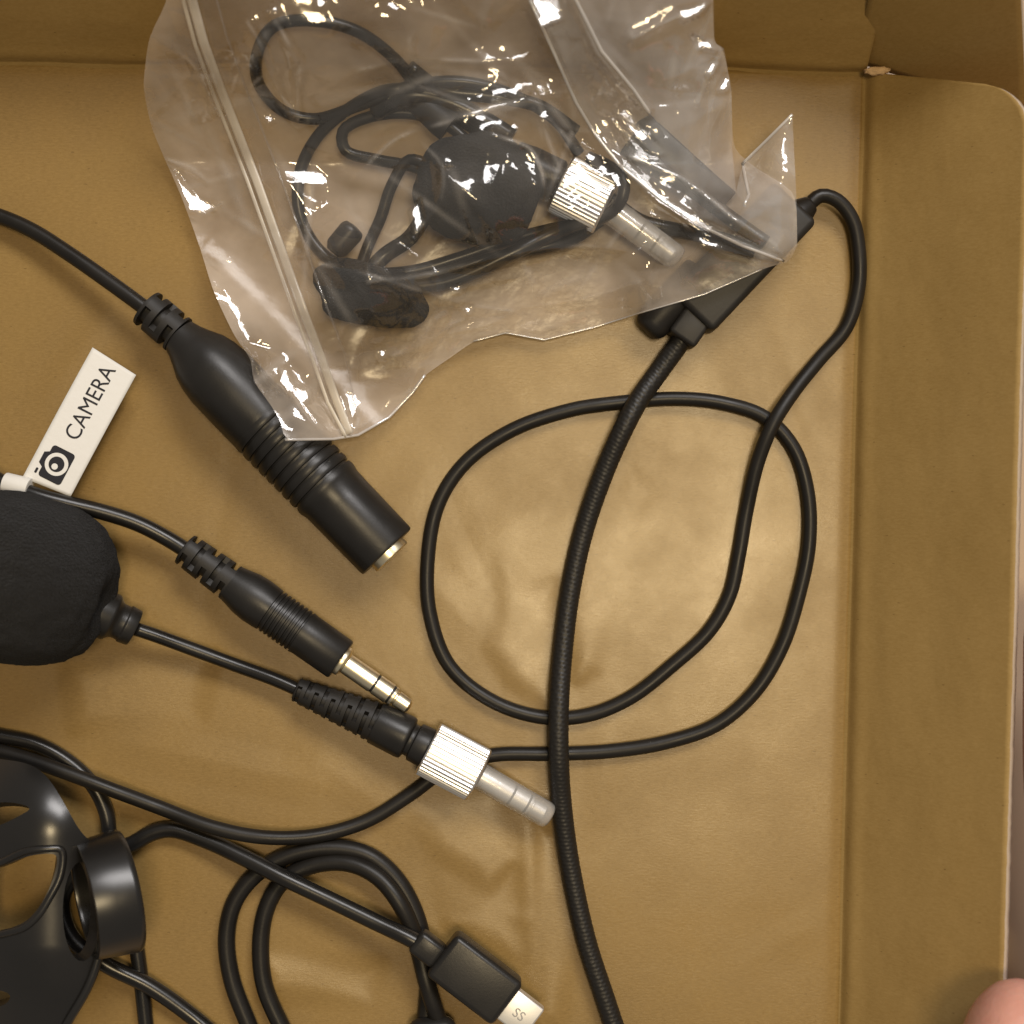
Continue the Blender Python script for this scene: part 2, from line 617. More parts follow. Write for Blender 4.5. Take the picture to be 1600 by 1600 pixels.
FLOOR_FLATS = [([(985, 735), (1020, 770), (985, 860), (945, 960), (930, 1040), (905, 1055), (900, 960), (925, 860)], .8),
    ([(800, 930), (862, 915), (858, 1100), (800, 1060), (770, 1010)], .6),
    ([(650, 1270), (780, 1225), (790, 1330), (762, 1375), (690, 1330)], .42),
    ([(800, 1365), (800, 1485), (708, 1440)], .4),
    ([(840, 1290), (872, 1300), (896, 1450), (874, 1600), (840, 1600)], .28),
    ([(410, 1500), (590, 1512), (580, 1560), (420, 1552)], .4),
    ([(110, 1050), (330, 1025), (310, 1120), (120, 1135)], .2)]
def box_floor():
    outline = [(-120, 97), (1351, 112), (1308, 1660), (-120, 1700)]
    nx, ny = 250, 260
    s, t = np.meshgrid(np.linspace(0, 1, nx), np.linspace(0, 1, ny))
    q = np.array(outline, float)
    px = (q[0, 0] * (1 - s) + q[1, 0] * s) * (1 - t) + (q[3, 0] * (1 - s) + q[2, 0] * s) * t
    py = (q[0, 1] * (1 - s) + q[1, 1] * s) * (1 - t) + (q[3, 1] * (1 - s) + q[2, 1] * s) * t
    z = tents(px, py, 26, (0, 150, 1300, 1600), (.02, .07), (20, 60), (60, 260), 5)
    z += tents(px, py, 7, (600, 800, 1050, 1600), (.03, .09), (16, 40), (60, 200), 8)
    # creases pressed into the board in the middle
    for a, b, A, w in [((835, 1260), (830, 1640), .22, 26), ((800, 1330), (740, 1420), .2, 22), ((720, 1415), (835, 1440), .16, 20),
                       ((985, 740), (900, 1040), .16, 60), ((960, 1100), (930, 1300), .14, 34), ((430, 1515), (585, 1560), .16, 22),
                       ((150, 1150), (520, 1230), .16, 40), ((60, 640), (180, 470), .10, 30), ((620, 860), (760, 1000), .12, 40),
                       ((700, 900), (880, 760), .10, 50), ((480, 1180), (700, 1330), .1, 40)]:
        d, u = seg_dist(px, py, a, b)
        z += 1.0 * A * np.clip(1 - d / w, 0, 1) * np.sin(np.pi * np.clip(u, .02, .98)) ** .5
    for i in range(ny):
        for j in range(nx):
            z[i, j] += .085 * noise.noise((px[i, j] / 210, py[i, j] / 190, 3.1)) + .006 * noise.noise((px[i, j] / 45, py[i, j] / 45, 9.1)) + .006 * noise.noise((px[i, j] / 14, py[i, j] / 14, 5.1))
    # shallow flats pressed into the board, each leaning a little towards the lamp
    for poly, amt in FLOOR_FLATS:
        c = np.mean(np.array(poly, float), 0)
        near = (np.abs(px - c[0]) < 280) & (np.abs(py - c[1]) < 280)
        d = poly_dist(px[near], py[near], poly)
        sd = np.where(inside(px[near], py[near], poly), d, -d)
        w = np.clip((sd + 24) / 44, 0, 1)
        w = w * w * (3 - 2 * w)
        p = np.array([(c[0] - 800) / S, (800 - c[1]) / S, 0])
        v1, v2 = np.array([0, 0, H]) - p, np.array(CEILING) / MM - p
        h = v1 / np.linalg.norm(v1) + v2 / np.linalg.norm(v2)
        gx, gy = -h[0] / h[2] * amt, -h[1] / h[2] * amt
        zf = .1 + gx * (px[near] - c[0]) / S - gy * (py[near] - c[1]) / S
        z[near] = z[near] * (1 - w) + zf * w
    edge = np.minimum(np.minimum((1 - s), t), 1) * 150
    z = z * np.clip(edge / 8, 0, 1)
    z -= .3 * np.exp(-(np.minimum((1 - s) * 1450, t * 1550) / 12) ** 2)
    v = Pn(px.ravel(), py.ravel(), np.clip(z.ravel(), -1.0, .9))
    idx = np.arange(nx * ny).reshape(ny, nx)
    f = np.stack([idx[:-1, :-1], idx[1:, :-1], idx[1:, 1:], idx[:-1, 1:]], -1).reshape(-1, 4)
    o = link('floor_panel', mesh_from(v, f), [M_kraft, M_liner], box)
    md = o.modifiers.new('thickness', 'SOLIDIFY')
    md.thickness = 1.6 * MM
    md.offset = -1
    md.material_offset = 1
    md.material_offset_rim = 1
box_floor()

def wall(name, A, B, lean, L, r_start=0, r_end=0, skew_start=0.0, seed=1, dents=.25, thick=1.5):
    """board folded up along A-B, leaning outward; inner face kraft, rim and outside pale"""
    a, b = P(*A) / MM, P(*B) / MM
    u = (b - a)
    U = u.length
    u.normalize()
    out = Vector((u.y, -u.x, 0))
    if out.dot((a + b) / 2) < 0:
        out = -out
    le = math.radians(lean)
    dirv = out * math.sin(le) + Vector((0, 0, 1)) * math.cos(le)
    nrm = -out * math.cos(le) + Vector((0, 0, 1)) * math.sin(le)
    nu, nv = 190, 44
    us = np.linspace(0, 1, nu)
    us = np.unique(np.concatenate([us, np.linspace(0, .08, 30), np.linspace(.92, 1, 20)]))
    nu = len(us)
    verts = []
    for j in range(nv):
        for s in us:
            d0, d1 = s * U, (1 - s) * U
            top = L
            if r_start and d0 < r_start:
                top -= r_start - math.sqrt(max(0, r_start ** 2 - (r_start - d0) ** 2))
            if r_end and d1 < r_end:
                top -= r_end - math.sqrt(max(0, r_end ** 2 - (r_end - d1) ** 2))
            w = max(0, (j - 1) / (nv - 2)) ** 1.4
            v = top * w
            p = a + u * (s * U + skew_start * (v / L) * (1 - s) ** 3) + dirv * v
            p += nrm * (-.28 * math.exp(-(v / 1.1) ** 2) + .2 * math.exp(-((v - 2.2) / 1.4) ** 2))
            q = Vector((p.x / 22, p.y / 22, p.z / 9 + seed))
            p += nrm * (dents * noise.noise(q) + .05 * noise.noise(q * 6))
            # a slightly fuzzy cut edge
            p += dirv * (.10 * noise.noise(Vector((s * U / .7, 0, seed))) * w)
            if j == 0:
                p = a + u * (s * U) - out * 2.2 + Vector((0, 0, -.9))
            verts.append(p * MM)
    faces = []
    flip = (b - a).cross(dirv).dot(nrm) < 0
    for j in range(nv - 1):
        for i in range(nu - 1):
            q = (j * nu + i, j * nu + i + 1, (j + 1) * nu + i + 1, (j + 1) * nu + i)
            faces.append(q[::-1] if flip else q)
    o = link(name, mesh_from(verts, faces), [M_kraft_wall, M_liner], box)
    md = o.modifiers.new('thickness', 'SOLIDIFY')
    md.thickness = thick * MM
    md.offset = -1
    md.material_offset = 1
    md.material_offset_rim = 1
    return o

side = wall('side_wall', FA, FB, 43, 30.0, r_start=7.5, skew_start=7.6, seed=2.3, thick=1.15)
side['label'] = 'side wall leaning outward with a rounded corner and pale cut edge'
back = wall('back_wall', BA, BB, 27, 34.0, seed=5.1, dents=.8)
back.modifiers[0].material_offset_rim = 0

def slab(name, quad, mat, parent, thick):
    """board between four 3-D corners (metres), with gentle dents"""
    q = [Vector(p) for p in quad]
    n = 24
    verts, faces = [], []
    nr = (q[1] - q[0]).cross(q[3] - q[0]).normalized()
    for j in range(n):
        for i in range(n):
            s, t = i / (n - 1), j / (n - 1)
            p = (q[0] * (1 - s) + q[1] * s) * (1 - t) + (q[3] * (1 - s) + q[2] * s) * t
            verts.append(p + nr * (.0004 * noise.noise(p * 60)))
    for j in range(n - 1):
        for i in range(n - 1):
            faces.append((j * n + i, j * n + i + 1, (j + 1) * n + i + 1, (j + 1) * n + i))
    o = link(name, mesh_from(verts, faces), mat, parent)
    md = o.modifiers.new('thickness', 'SOLIDIFY')
    md.thickness = thick * MM
    md.offset = -1
    md.material_offset = 1
    md.material_offset_rim = 1
    return o

slab('corner_flap', [P(1335, 98, -.5), P(1602, 172, 6), P(1593, -90, 34), P(1380, -110, 30)], [M_kraft_wall, M_liner], box, 1.3)

def torn_bit():
    c = P(1370, 111, 2.6)
    bm = bmesh.new()
    bmesh.ops.create_icosphere(bm, subdivisions=3, radius=1)
    for v in bm.verts:
        k = 1 + .45 * noise.noise(v.co * 2.2)
        v.co = c + Vector((v.co.x * 1.9 * k, v.co.y * .7 * k, v.co.z * .8 * k)) * MM
    me = bpy.data.meshes.new('shape')
    bm.to_mesh(me)
    bm.free()
    o = link('torn_paper', me, M_torn, box)
    o['label'] = 'pale torn paper at the inside corner'
torn_bit()

# ------------------------------------------------------------------ inline adapter with a braided and a thin cable
adapter = thing('adapter_cable', 'small black adapter box under the bag corner with one braided and one thin looped cable', 'cable', P(1150, 420, 0))
ax_dir = (P(1250, 308, 3.8) - P(1078, 490, 3.8)).normalized()
rounded_box('housing', P(1158, 405, 3.9), ax_dir, (24.5, 9.6, 6.8), M_grey, adapter, 1.1, 4)
rounded_box('collar', P(1080, 508, 3.9), P(1050, 548, 3.9) - P(1092, 488, 3.9), (6.2, 5.0, 5.0), M_grey, adapter, .7, 3)
lathe('cable_boot', P(1228, 350, 3.6), P(1268, 318, 3.4), bevel_prof([(0, 2.6), (2.4, 2.6), (3.6, 2.2), (5.2, 1.5), (5.4, 1.2)], .3), M_rubber, adapter)

lathe('side_plug', P(1096, 424, 3.5), P(1010, 516, 3.5), bevel_prof([(0, 2.4), (.2, 3.1), (9.5, 3.1), (12.2, 2.8), (13.2, 2.0), (13.3, .6)], .6), M_rubber_soft, adapter)
def braid_r(r0):
    def f(t, a):
        k = 2 * math.pi / .66
        return r0 * (1 + .011 * math.sin(2 * a + k * t) + .013 * math.sin(9 * a - 1.6 * t) * math.sin(k * t * .5))
    return f
bp_ = path([(1082, 506, 3.8), (1066, 530, 3.2), (1030, 580, 2.6), (1000, 622, 3.4), (978, 662, 3.9), (945, 735, 2.8), (912, 830, 1.8), (890, 930, 1.8), (878, 1030, 2.6),
            (873, 1110, 4.0), (873, 1180, 4.2), (877, 1250, 2.8), (890, 1350, 1.8), (916, 1470, 1.8), (945, 1560, 1.8), (975, 1650, 1.8)], .12)
o = link('braided_cable', tube_mesh(bp_, 1.65 * MM, 60, braid_r(1.66)), M_braid, adapter)
o['label'] = 'thick braided cable running straight down'
thin = [(1258, 326, 3.4), (1282, 306, 3.2), (1308, 313, 2.8), (1332, 344, 2.2), (1342, 395, 1.6), (1341, 450, 1.3), (1322, 512, 1.3), (1280, 562, 1.5), (1240, 612, 2.6), (1208, 662, 3.7),
        (1184, 722, 2.6), (1166, 800, 1.3), (1154, 870, 1.2), (1140, 930, 1.2), (1108, 986, 1.2), (1050, 1040, 1.2), (985, 1090, 1.2), (920, 1117, 1.2), (850, 1121, 1.2), (770, 1096, 1.2),
        (702, 1040, 1.3), (672, 960, 1.3), (668, 880, 1.2), (684, 790, 1.2), (726, 724, 1.2), (800, 672, 1.2), (890, 641, 1.2), (960, 630, 1.2), (1060, 623, 1.4), (1130, 630, 1.5), (1195, 652, 1.3),
        (1240, 700, 1.2), (1262, 770, 1.2), (1264, 850, 1.2), (1248, 930, 1.2), (1222, 1010, 1.2), (1180, 1080, 1.2), (1120, 1132, 1.2), (1040, 1160, 1.2), (950, 1174, 1.2), (860, 1178, 1.2), (770, 1180, 1.2),
        (700, 1200, 1.2), (640, 1242, 1.2), (570, 1284, 1.5), (490, 1306, 2.6), (410, 1308, 3.4), (330, 1292, 3.7), (250, 1262, 3.0), (180, 1236, 4.0), (100, 1206, 4.2), (30, 1182, 3.0), (-60, 1160, 1.5)]
o = cable('thin_cable', thin, 1.18, M_rubber, adapter, 18, .8)
o['label'] = 'thin smooth cable laid in a wide loop'

# ------------------------------------------------------------------ extension cable with a big socket
ext = thing('extension_cable', 'black audio extension cable with a fat ribbed socket, lying partly under the bag', 'cable', P(420, 690, 0))
za = 6.2
cable('cable', [(-60, 322, 2.2), (0, 338, 2.6), (50, 360, 3.2), (110, 398, 4.2), (170, 440, 5.2), (222, 478, 6.0), (250, 500, za)], 1.25, M_rubber, ext)
ea, eb = P(228, 480, 6.0), P(279, 523, za)
strain_relief('strain_relief', ea, eb, 3.25, 3.25, 3, M_rubber_soft, ext, 2.0, phase=.5)
sa, sb = P(279, 523, za), P(605, 862, za)
k = .0976     # mm per photograph pixel at this height, near enough
prof = [(0, 2.2), (0, 3.0), (.5, 3.15), (1.5, 3.45), (3.0, 4.1), (5, 5.1), (7, 5.65), (9.5, 5.95), (14, 6.0), (20, 5.95)]
t = 19.0
for g in range(9):
    r = 5.98 - .03 * g
    prof += [(t, r), (t + .08, r - .42), (t + .42, r - .42), (t + .5, r), (t + 1.1, r + .10), (t + 1.5, r + .06)]
    t += 1.75
Ls = (sb - sa).length / MM
prof += [(t, 5.75), (t + .8, 5.55), (t + 3, 5.5), (Ls - .5, 5.4), (Ls - .12, 5.3), (Ls, 5.05), (Ls, 3.5), (Ls - .3, 3.2)]
lathe('socket_body', sa, sb, prof, M_plastic, ext, 72, hard=42)
rim = lathe('socket_rim', sa, sb, bevel_prof([(Ls - 2, 3.0), (Ls - 1, 3.4), (Ls + 1.15, 3.4), (Ls + 1.25, 3.1), (Ls + 1.2, 1.9), (Ls - 1.5, 1.8), (Ls - 6, 1.7)], .15), M_gold, ext, 48)
rim['label'] = 'pale gold socket opening'

# ------------------------------------------------------------------ camera plug cable
camc = thing('camera_plug_cable', 'black cable with a small ribbed four-pole jack plug, the one with the white tag', 'cable', P(420, 950, 0))
cz = 4.6
cable('cable', [(-60, 715, 7.0), (0, 752, 8.0), (60, 775, 8.6), (105, 787, 8.0), (160, 800, 6.6), (215, 818, 5.4), (262, 842, 4.7), (300, 866, cz)], 1.3, M_gloss, camc)
ca, cb = P(288, 857, cz), P(362, 911, cz)
strain_relief('strain_relief', ca, cb, 2.75, 3.1, 5, M_rubber_soft, camc, 1.8, phase=.35)
pa, pb = P(362, 911, cz), P(533, 1031, cz + .3)
Lp = (pb - pa).length / MM
prof = [(0, 2.0), (0, 3.1), (1.0, 3.3), (3.0, 3.75), (5.0, 3.9), (7.0, 3.8)]
t = 7.6
for g in range(8):
    prof += [(t, 3.72), (t + .1, 3.45), (t + .35, 3.45), (t + .45, 3.72)]
    t += .82
prof += [(t, 3.66), (t + .5, 3.6), (Lp - .3, 3.55), (Lp, 3.35), (Lp, 1.0)]
lathe('plug_body', pa, pb, prof, M_plastic, camc, 56, hard=40)
ja, jb = P(534, 1032, cz + .3), P(641, 1106, cz - .3)
Lj = (jb - ja).length / MM
lathe('plug_flange', ja, jb, bevel_prof([(-.3, 1.2), (-.3, 2.55), (.5, 2.5), (.7, 1.9), (1.0, 1.6)], .15), M_gold, camc)
def jack(parent, a, b, L, mat, r=1.72, sc=1.0):
    """plug sleeve, rings and tip with black insulating bands between"""
    cut = [.47, .50, .70, .73]
    lathe('plug_sleeve', a, b, [(0, r * .8), (.2, r), (L * cut[0], r), (L * cut[0], r * .7)], mat, parent)
    lathe('insulator_band', a, b, [(L * cut[0], .8), (L * cut[0], r * .93), (L * cut[1], r * .93), (L * cut[1], .8)], M_ring, parent)
    lathe('plug_ring', a, b, [(L * cut[1], r * .6), (L * cut[1], r), (L * cut[2], r), (L * cut[2], r * .6)], mat, parent)
    lathe('insulator_band', a, b, [(L * cut[2], .8), (L * cut[2], r * .9), (L * cut[3], r * .9), (L * cut[3], .8)], M_ring, parent)
    lathe('plug_tip', a, b, [(L * cut[3], r * .6), (L * cut[3], r * .96), (L * .762, r * .94), (L * .775, r * .66), (L * .79, r * .66), (L * .80, r * .78), (L * .96, r * .72), (L * .99, r * .5), (L, .15)], mat, parent)
jack(camc, ja, jb, Lj, M_gold)

# ------------------------------------------------------------------ white tag on that cable
tag = thing('cable_tag', 'white paper tag printed CAMERA with a camera symbol, folded round a cable', 'tag', P(40, 755, 8))
tag_q = [(35, 746, 8.4), (110, 776, 8.0), (213, 586, 5.2), (145, 543, 5.8)]
def tag_paper():
    c = [P(*q) for q in tag_q]
    n, m = 14, 40
    verts, faces = [], []
    for j in range(m):
        for i in range(n):
            s, t = i / (n - 1), j / (m - 1)
            p = (c[0] * (1 - s) + c[1] * s) * (1 - t) + (c[3] * (1 - s) + c[2] * s) * t
            p = p + Vector((0, 0, 1)) * MM * (.35 * math.sin(t * 2.6) + .18 * s * (1 - s))
            verts.append(p)
    for j in range(m - 1):
        for i in range(n - 1):
            faces.append((j * n + i, j * n + i + 1, (j + 1) * n + i + 1, (j + 1) * n + i))
    o = link('tag_paper', mesh_from(verts, faces), M_paper, tag)
    md = o.modifiers.new('thickness', 'SOLIDIFY')
    md.thickness = .22 * MM
    md.offset = -1
tag_paper()
lathe('tag_wrap', P(8, 755, 8.1), P(52, 766, 8.6), bevel_prof([(0, 1.4), (0, 1.75), (4.2, 1.8), (4.2, 1.4)], .1), M_paper, tag, 28)
c_ = [P(*q) for q in tag_q]
tv = ((c_[3] - c_[0]) + (c_[2] - c_[1])).normalized()         # along the printed line
tw = ((c_[1] - c_[0]) - tv * (c_[1] - c_[0]).dot(tv)).normalized()  # towards the foot of the letters
tn = tw.cross(tv).normalized()
if tn.z < 0:
    tn = -tn
def on_tag(px, py, lift=.04):
    p = P(px, py, 7.2)
    o0 = P(0, 0, H)                      # camera
    o0 = Vector((0, 0, H * MM))
    d = p - o0
    # meet the mean plane of the paper, then follow its gentle bow
    pt = (c_[0] + c_[1] + c_[2] + c_[3]) / 4
    q = o0 + d * ((pt - o0).dot(tn) / d.dot(tn))
    return q + tn * MM * lift

def tag_height(q):
    """bow of the paper above its mean plane at a point"""
    t_ = (q - c_[0]).dot(tv) / (c_[3] - c_[0]).length
    s_ = (q - c_[0]).dot(tw) / (c_[1] - c_[0]).length
    t_, s_ = min(1, max(0, t_)), min(1, max(0, s_))
    b = (c_[0] * (1 - s_) + c_[1] * s_) * (1 - t_) + (c_[3] * (1 - s_) + c_[2] * s_) * t_
    b = b + Vector((0, 0, 1)) * MM * (.35 * math.sin(t_ * 2.6) + .18 * s_ * (1 - s_))
    pt = (c_[0] + c_[1] + c_[2] + c_[3]) / 4
    return (b - pt).dot(tn)

def text_mesh(s):
    cu = bpy.data.curves.new('lettering', 'FONT')
    cu.body = s
    cu.size = 1
    cu.extrude = 0
    cu.resolution_u = 6
    tmp = bpy.data.objects.new('lettering', cu)
    COL.objects.link(tmp)
    bpy.context.view_layer.update()
    me = bpy.data.meshes.new_from_object(tmp)
    bpy.data.objects.remove(tmp)
    return me

def print_on(me, origin, xd, yd, sx, sy, lift, name, mat, parent):
    """lay a flat 2-D mesh on the tag, following the bow"""
    bm = bmesh.new()
    bm.from_mesh(me)
    bmesh.ops.triangulate(bm, faces=bm.faces)
    for v in bm.verts:
        q = origin + xd * (v.co.x * sx) + yd * (v.co.y * sy)
        pt = (c_[0] + c_[1] + c_[2] + c_[3]) / 4
        q = q - tn * (q - pt).dot(tn) + tn * (tag_height(q) + lift * MM)
        v.co = q
    for f in bm.faces:
        if f.normal.z < 0:
            f.normal_flip()
    m2 = bpy.data.meshes.new('print')
    bm.to_mesh(m2)
    bm.free()
    return link(name, m2, mat, parent, smooth=False)

tm = text_mesh('CAMERA')
xs_ = [v.co.x for v in tm.vertices]
ys_ = [v.co.y for v in tm.vertices]
o1, o2 = on_tag(122, 690), on_tag(184, 580)
twid = (o2 - o1).length
sx = twid / (max(xs_) - min(xs_))
letter_h = 2.55 * MM
print_on(tm, o1 - tv * (min(xs_) * sx), tv, -tw, sx, letter_h / max(ys_), .05, 'lettering', M_ink, tag)

def disc_mesh(parts):
    """2-D polygons -> mesh"""
    bm = bmesh.new()
    for poly in parts:
        vs_ = [bm.verts.new((x, y, 0)) for x, y in poly]
        bm.faces.new(vs_)
    me = bpy.data.meshes.new('print')
    bm.to_mesh(me)
    bm.free()
    return me

def rrect(x0, y0, x1, y1, r, n=5):
    out = []
    for cx, cy0, a0 in ((x1 - r, y1 - r, 0), (x0 + r, y1 - r, 90), (x0 + r, y0 + r, 180), (x1 - r, y0 + r, 270)):
        for k_ in range(n + 1):
            a = math.radians(a0 + 90 * k_ / n)
            out.append((cx + r * math.cos(a), cy0 + r * math.sin(a)))
    return out
circ = lambda cx, cy0, r, n=36: [(cx + r * math.cos(2 * math.pi * i / n), cy0 + r * math.sin(2 * math.pi * i / n)) for i in range(n)]
ic = on_tag(87, 726)
print_on(disc_mesh([rrect(-2.75, -2.2, 2.75, 1.75, .55), [(-1.3, 1.7), (1.5, 1.7), (1.05, 2.5), (-.8, 2.5)], rrect(-2.6, 2.05, -1.7, 2.45, .15)]), ic, tv, -tw, MM, MM, .05, 'camera_symbol', M_ink, tag)
print_on(disc_mesh([circ(.1, -.15, 1.85)]), ic, tv, -tw, MM, MM, .07, 'lens_circle', M_paper, tag)
print_on(disc_mesh([circ(.1, -.15, 1.25)]), ic, tv, -tw, MM, MM, .09, 'lens_disc', M_ink, tag)
print_on(disc_mesh([circ(-.35, -.05, .5, 20)]), ic, tv, -tw, MM, MM, .11, 'lens_glint', M_paper, tag)

# ------------------------------------------------------------------ lapel microphone lying free
def mic_plug(parent, pts, ring_a, ring_b, shaft_b, ring_r, n_flute=40, body=True):
    """knurled lock ring, plug shaft and its clear cover"""
    Lr = (ring_b - ring_a).length / MM
    prof = bevel_prof([(0, ring_r * .55), (0, ring_r * .97), (.25, ring_r), (Lr - .3, ring_r), (Lr, ring_r * .95), (Lr, 1.9)], .12)
    prof = [p for p in prof]
    def rf(t_, a_, r_):
        if r_ > ring_r * .9 and .3 < t_ < Lr - .35:
            return r_ - .2 * (0.5 + 0.5 * math.copysign(abs(math.cos(n_flute * a_)) ** .6, math.cos(n_flute * a_)))
        return r_
    prof2 = []
    for p in prof:
        prof2.append(p)
        if p[0] <= .3 and p[1] >= ring_r * .99:
            prof2.append((.32, ring_r))
    prof2 = sorted(set(prof2 + [(.36, ring_r), (Lr - .4, ring_r)]), key=lambda q: (round(q[0], 4), q[1] if q[0] < Lr / 2 else -q[1]))
    o_ = lathe('knurled_ring', ring_a, ring_b, prof2, M_chrome, parent, seg=n_flute * 8, rfun=rf, hard=25)
    o_['label'] = 'bright fluted metal lock ring'
    Ls_ = (shaft_b - ring_b).length / MM
    jack(parent, ring_b, ring_b + (shaft_b - ring_b) * .93, Ls_ * .93, M_silver, 1.75)
    co = lathe('plug_cover', ring_b, shaft_b, [(0.05, 1.95), (.1, 2.2), (Ls_ - 1.2, 2.16), (Ls_ - .5, 2.02), (Ls_ - .12, 1.6), (Ls_, .9)], M_cap, parent, 40)
    co['label'] = 'clear plastic sleeve over the plug pin'

mic = thing('lapel_microphone', 'lapel microphone at the left edge with fat foam ball and silver screw plug', 'microphone', P(300, 1000, 0))
def foam(name, px, py, z, rx, ry, rz, parent, dirx=None, flat=0.0, mat=None, dimple=None, lump=.05):
    bm = bmesh.new()
    bmesh.ops.create_icosphere(bm, subdivisions=6, radius=1)
    c = P(px, py, z)
    R = Matrix.Rotation(dirx or 0, 3, 'Z')
    for v in bm.verts:
        d = v.co.copy()
        k_ = 1 + lump * noise.noise(d * 1.6 + Vector((px, 0, 0))) + .02 * noise.noise(d * 6) + .005 * noise.noise(d * 22) + .007 * noise.noise(d * 60)
        e = Vector((math.copysign(abs(d.x) ** (1 - flat), d.x), math.copysign(abs(d.y) ** (1 - flat), d.y), d.z))
        if dimple is not None:
            dd = (d - dimple).length
            k_ *= 1 - .22 * math.exp(-(dd / .34) ** 2)
        v.co = c + R @ (Vector((e.x * rx, e.y * ry, e.z * rz)) * k_) * MM
    me = bpy.data.meshes.new('shape')
    bm.to_mesh(me)
    bm.free()
    return link(name, me, mat or M_foam, parent)
foam('foam_windscreen', 36, 903, 12.6, 15.2, 13.4, 12.4, mic, dirx=math.radians(-20), flat=.06, dimple=Vector((.98, -.02, .05)).normalized())
ba_, bb_ = P(120, 940, 8.0), P(216, 984, 5.2)
lathe('mic_boot', ba_, bb_, bevel_prof([(0, 3.0), (2.2, 3.9), (6.0, 3.9), (6.5, 3.3), (7.0, 2.9), (8.2, 2.9), (8.25, 3.15), (10.1, 3.0), (10.2, 1.3)], .3), M_plastic, mic)
cable('cable', [(210, 982, 5.3), (240, 992, 4.6), (300, 1014, 3.2), (370, 1040, 2.8), (430, 1062, 3.2), (475, 1082, 3.6)], 1.12, M_gloss, mic)
ra, rb = P(462, 1077, 3.6), P(590, 1130, 4.0)
strain_relief('strain_relief', ra, rb, 2.0, 3.35, 10, M_rubber_soft, mic, 1.3, phase=.9)
da, db = P(588, 1129, 4.0), P(672, 1171, 4.4)
Ld = (db - da).length / MM
lathe('plug_body', da, db, bevel_prof([(0, 2.2), (0, 3.5), (5.2, 3.6), (5.8, 3.45), (6.0, 2.7), (6.8, 2.7), (6.9, 3.2), (Ld - .6, 3.3), (Ld, 3.0)], .2), M_plastic, mic, 48)
mic_plug(mic, None, P(668, 1169, 4.5), P(749, 1212, 4.5), P(861, 1277, 3.6), 4.55)

# ------------------------------------------------------------------ black bracket in the lower left corner
holder = thing('clip_bracket', 'shiny black plastic bracket with cut-outs and a short tube, in the lower left corner', 'bracket', P(110, 1420, 0))
def bracket_plate():
    ell = [(128 + 30 * math.cos(a), 1424 + 78 * math.sin(a)) for a in np.linspace(0, 2 * math.pi, 30)[:-1]]
    out_ = [(-60, 1176), (0, 1186), (45, 1192), (74, 1212), (100, 1254), (124, 1298), (145, 1318), (158, 1352), (164, 1395), (163, 1440), (157, 1490), (140, 1540), (106, 1600), (80, 1650), (-60, 1650)]
    h1 = [(-40, 1262), (-10, 1254), (20, 1253), (52, 1262), (30, 1275), (0, 1290), (-40, 1300)]
    h2 = [(-40, 1366), (0, 1355), (40, 1338), (74, 1333), (91, 1336), (86, 1365), (73, 1398), (57, 1424), (36, 1444), (0, 1455), (-40, 1466)]
    h3 = [(-40, 1544), (0, 1547), (18, 1554), (12, 1567), (0, 1573), (-40, 1580)]
    def smooth(q):
        q = [np.array(a, float) for a in q]
        for _ in range(3):                       # corner cutting
            q = [c for a, b in zip(q, q[1:] + q[:1]) for c in (a * .75 + b * .25, a * .25 + b * .75)]
        return [tuple(c) for c in q]
    out_, h1, h2, h3 = (smooth(q) for q in (out_, h1, h2, h3))
    holes = [h1, h2, h3, ell]
    v, f = triangulate(out_, holes, 5)
    px, py = v[:, 0], v[:, 1]
    z = 17.5 - 5.0 * ((px - 60) / 100) ** 2 - 4.5 * np.clip((py - 1480) / 120, 0, 1.6) ** 1.5 - 7 * np.clip((1310 - py) / 130, 0, 1.2) ** 2
    V = Pn(px, py, z)
    c = np.cross(V[f[:, 1]] - V[f[:, 0]], V[f[:, 2]] - V[f[:, 0]])
    f = np.where((c[:, 2] < 0)[:, None], f[:, ::-1], f)
    o_ = link('plate', mesh_from(V, f), M_holder, holder)
    md = o_.modifiers.new('thickness', 'SOLIDIFY')
    md.thickness = 2.6 * MM
    md.offset = -1
    es = o_.modifiers.new('edges', 'EDGE_SPLIT')
    es.split_angle = math.radians(50)
bracket_plate()
def plate_z(px, py):
    return 17.5 - 5.0 * ((px - 60) / 100) ** 2 - 4.5 * max(0, min(1.6, (py - 1480) / 120)) ** 1.5 - 7 * max(0, min(1.2, (1310 - py) / 130)) ** 2
def lip(line, r_, lift):
    q = [tuple(p[:2]) for p in catmull([np.array(a, float) for a in line], 6)]
    link('lip', tube_mesh([P(x, y, plate_z(x, y) + lift) for x, y in q], r_ * MM, 12), M_holder, holder)
lip([(152, 1330), (161, 1380), (161, 1440), (155, 1490), (138, 1540), (103, 1602), (78, 1650)], .75, .1)
lip([(-40, 1360), (0, 1348), (40, 1330), (74, 1326), (96, 1328), (95, 1366), (78, 1402), (60, 1430), (38, 1449), (0, 1460), (-40, 1471)], .6, -.1)
ta, tb = P(132, 1408, 14.0), P(203, 1390, 11.0)
Lt = (tb - ta).length / MM
lathe('tube', ta, tb, bevel_prof([(Lt - .2, 8.4), (1.0, 8.3), (0, 8.3), (0, 9.2), (Lt * .5, 9.55), (Lt - .8, 9.8), (Lt, 9.5), (Lt, 8.4)], .25), M_holder, holder, 72)

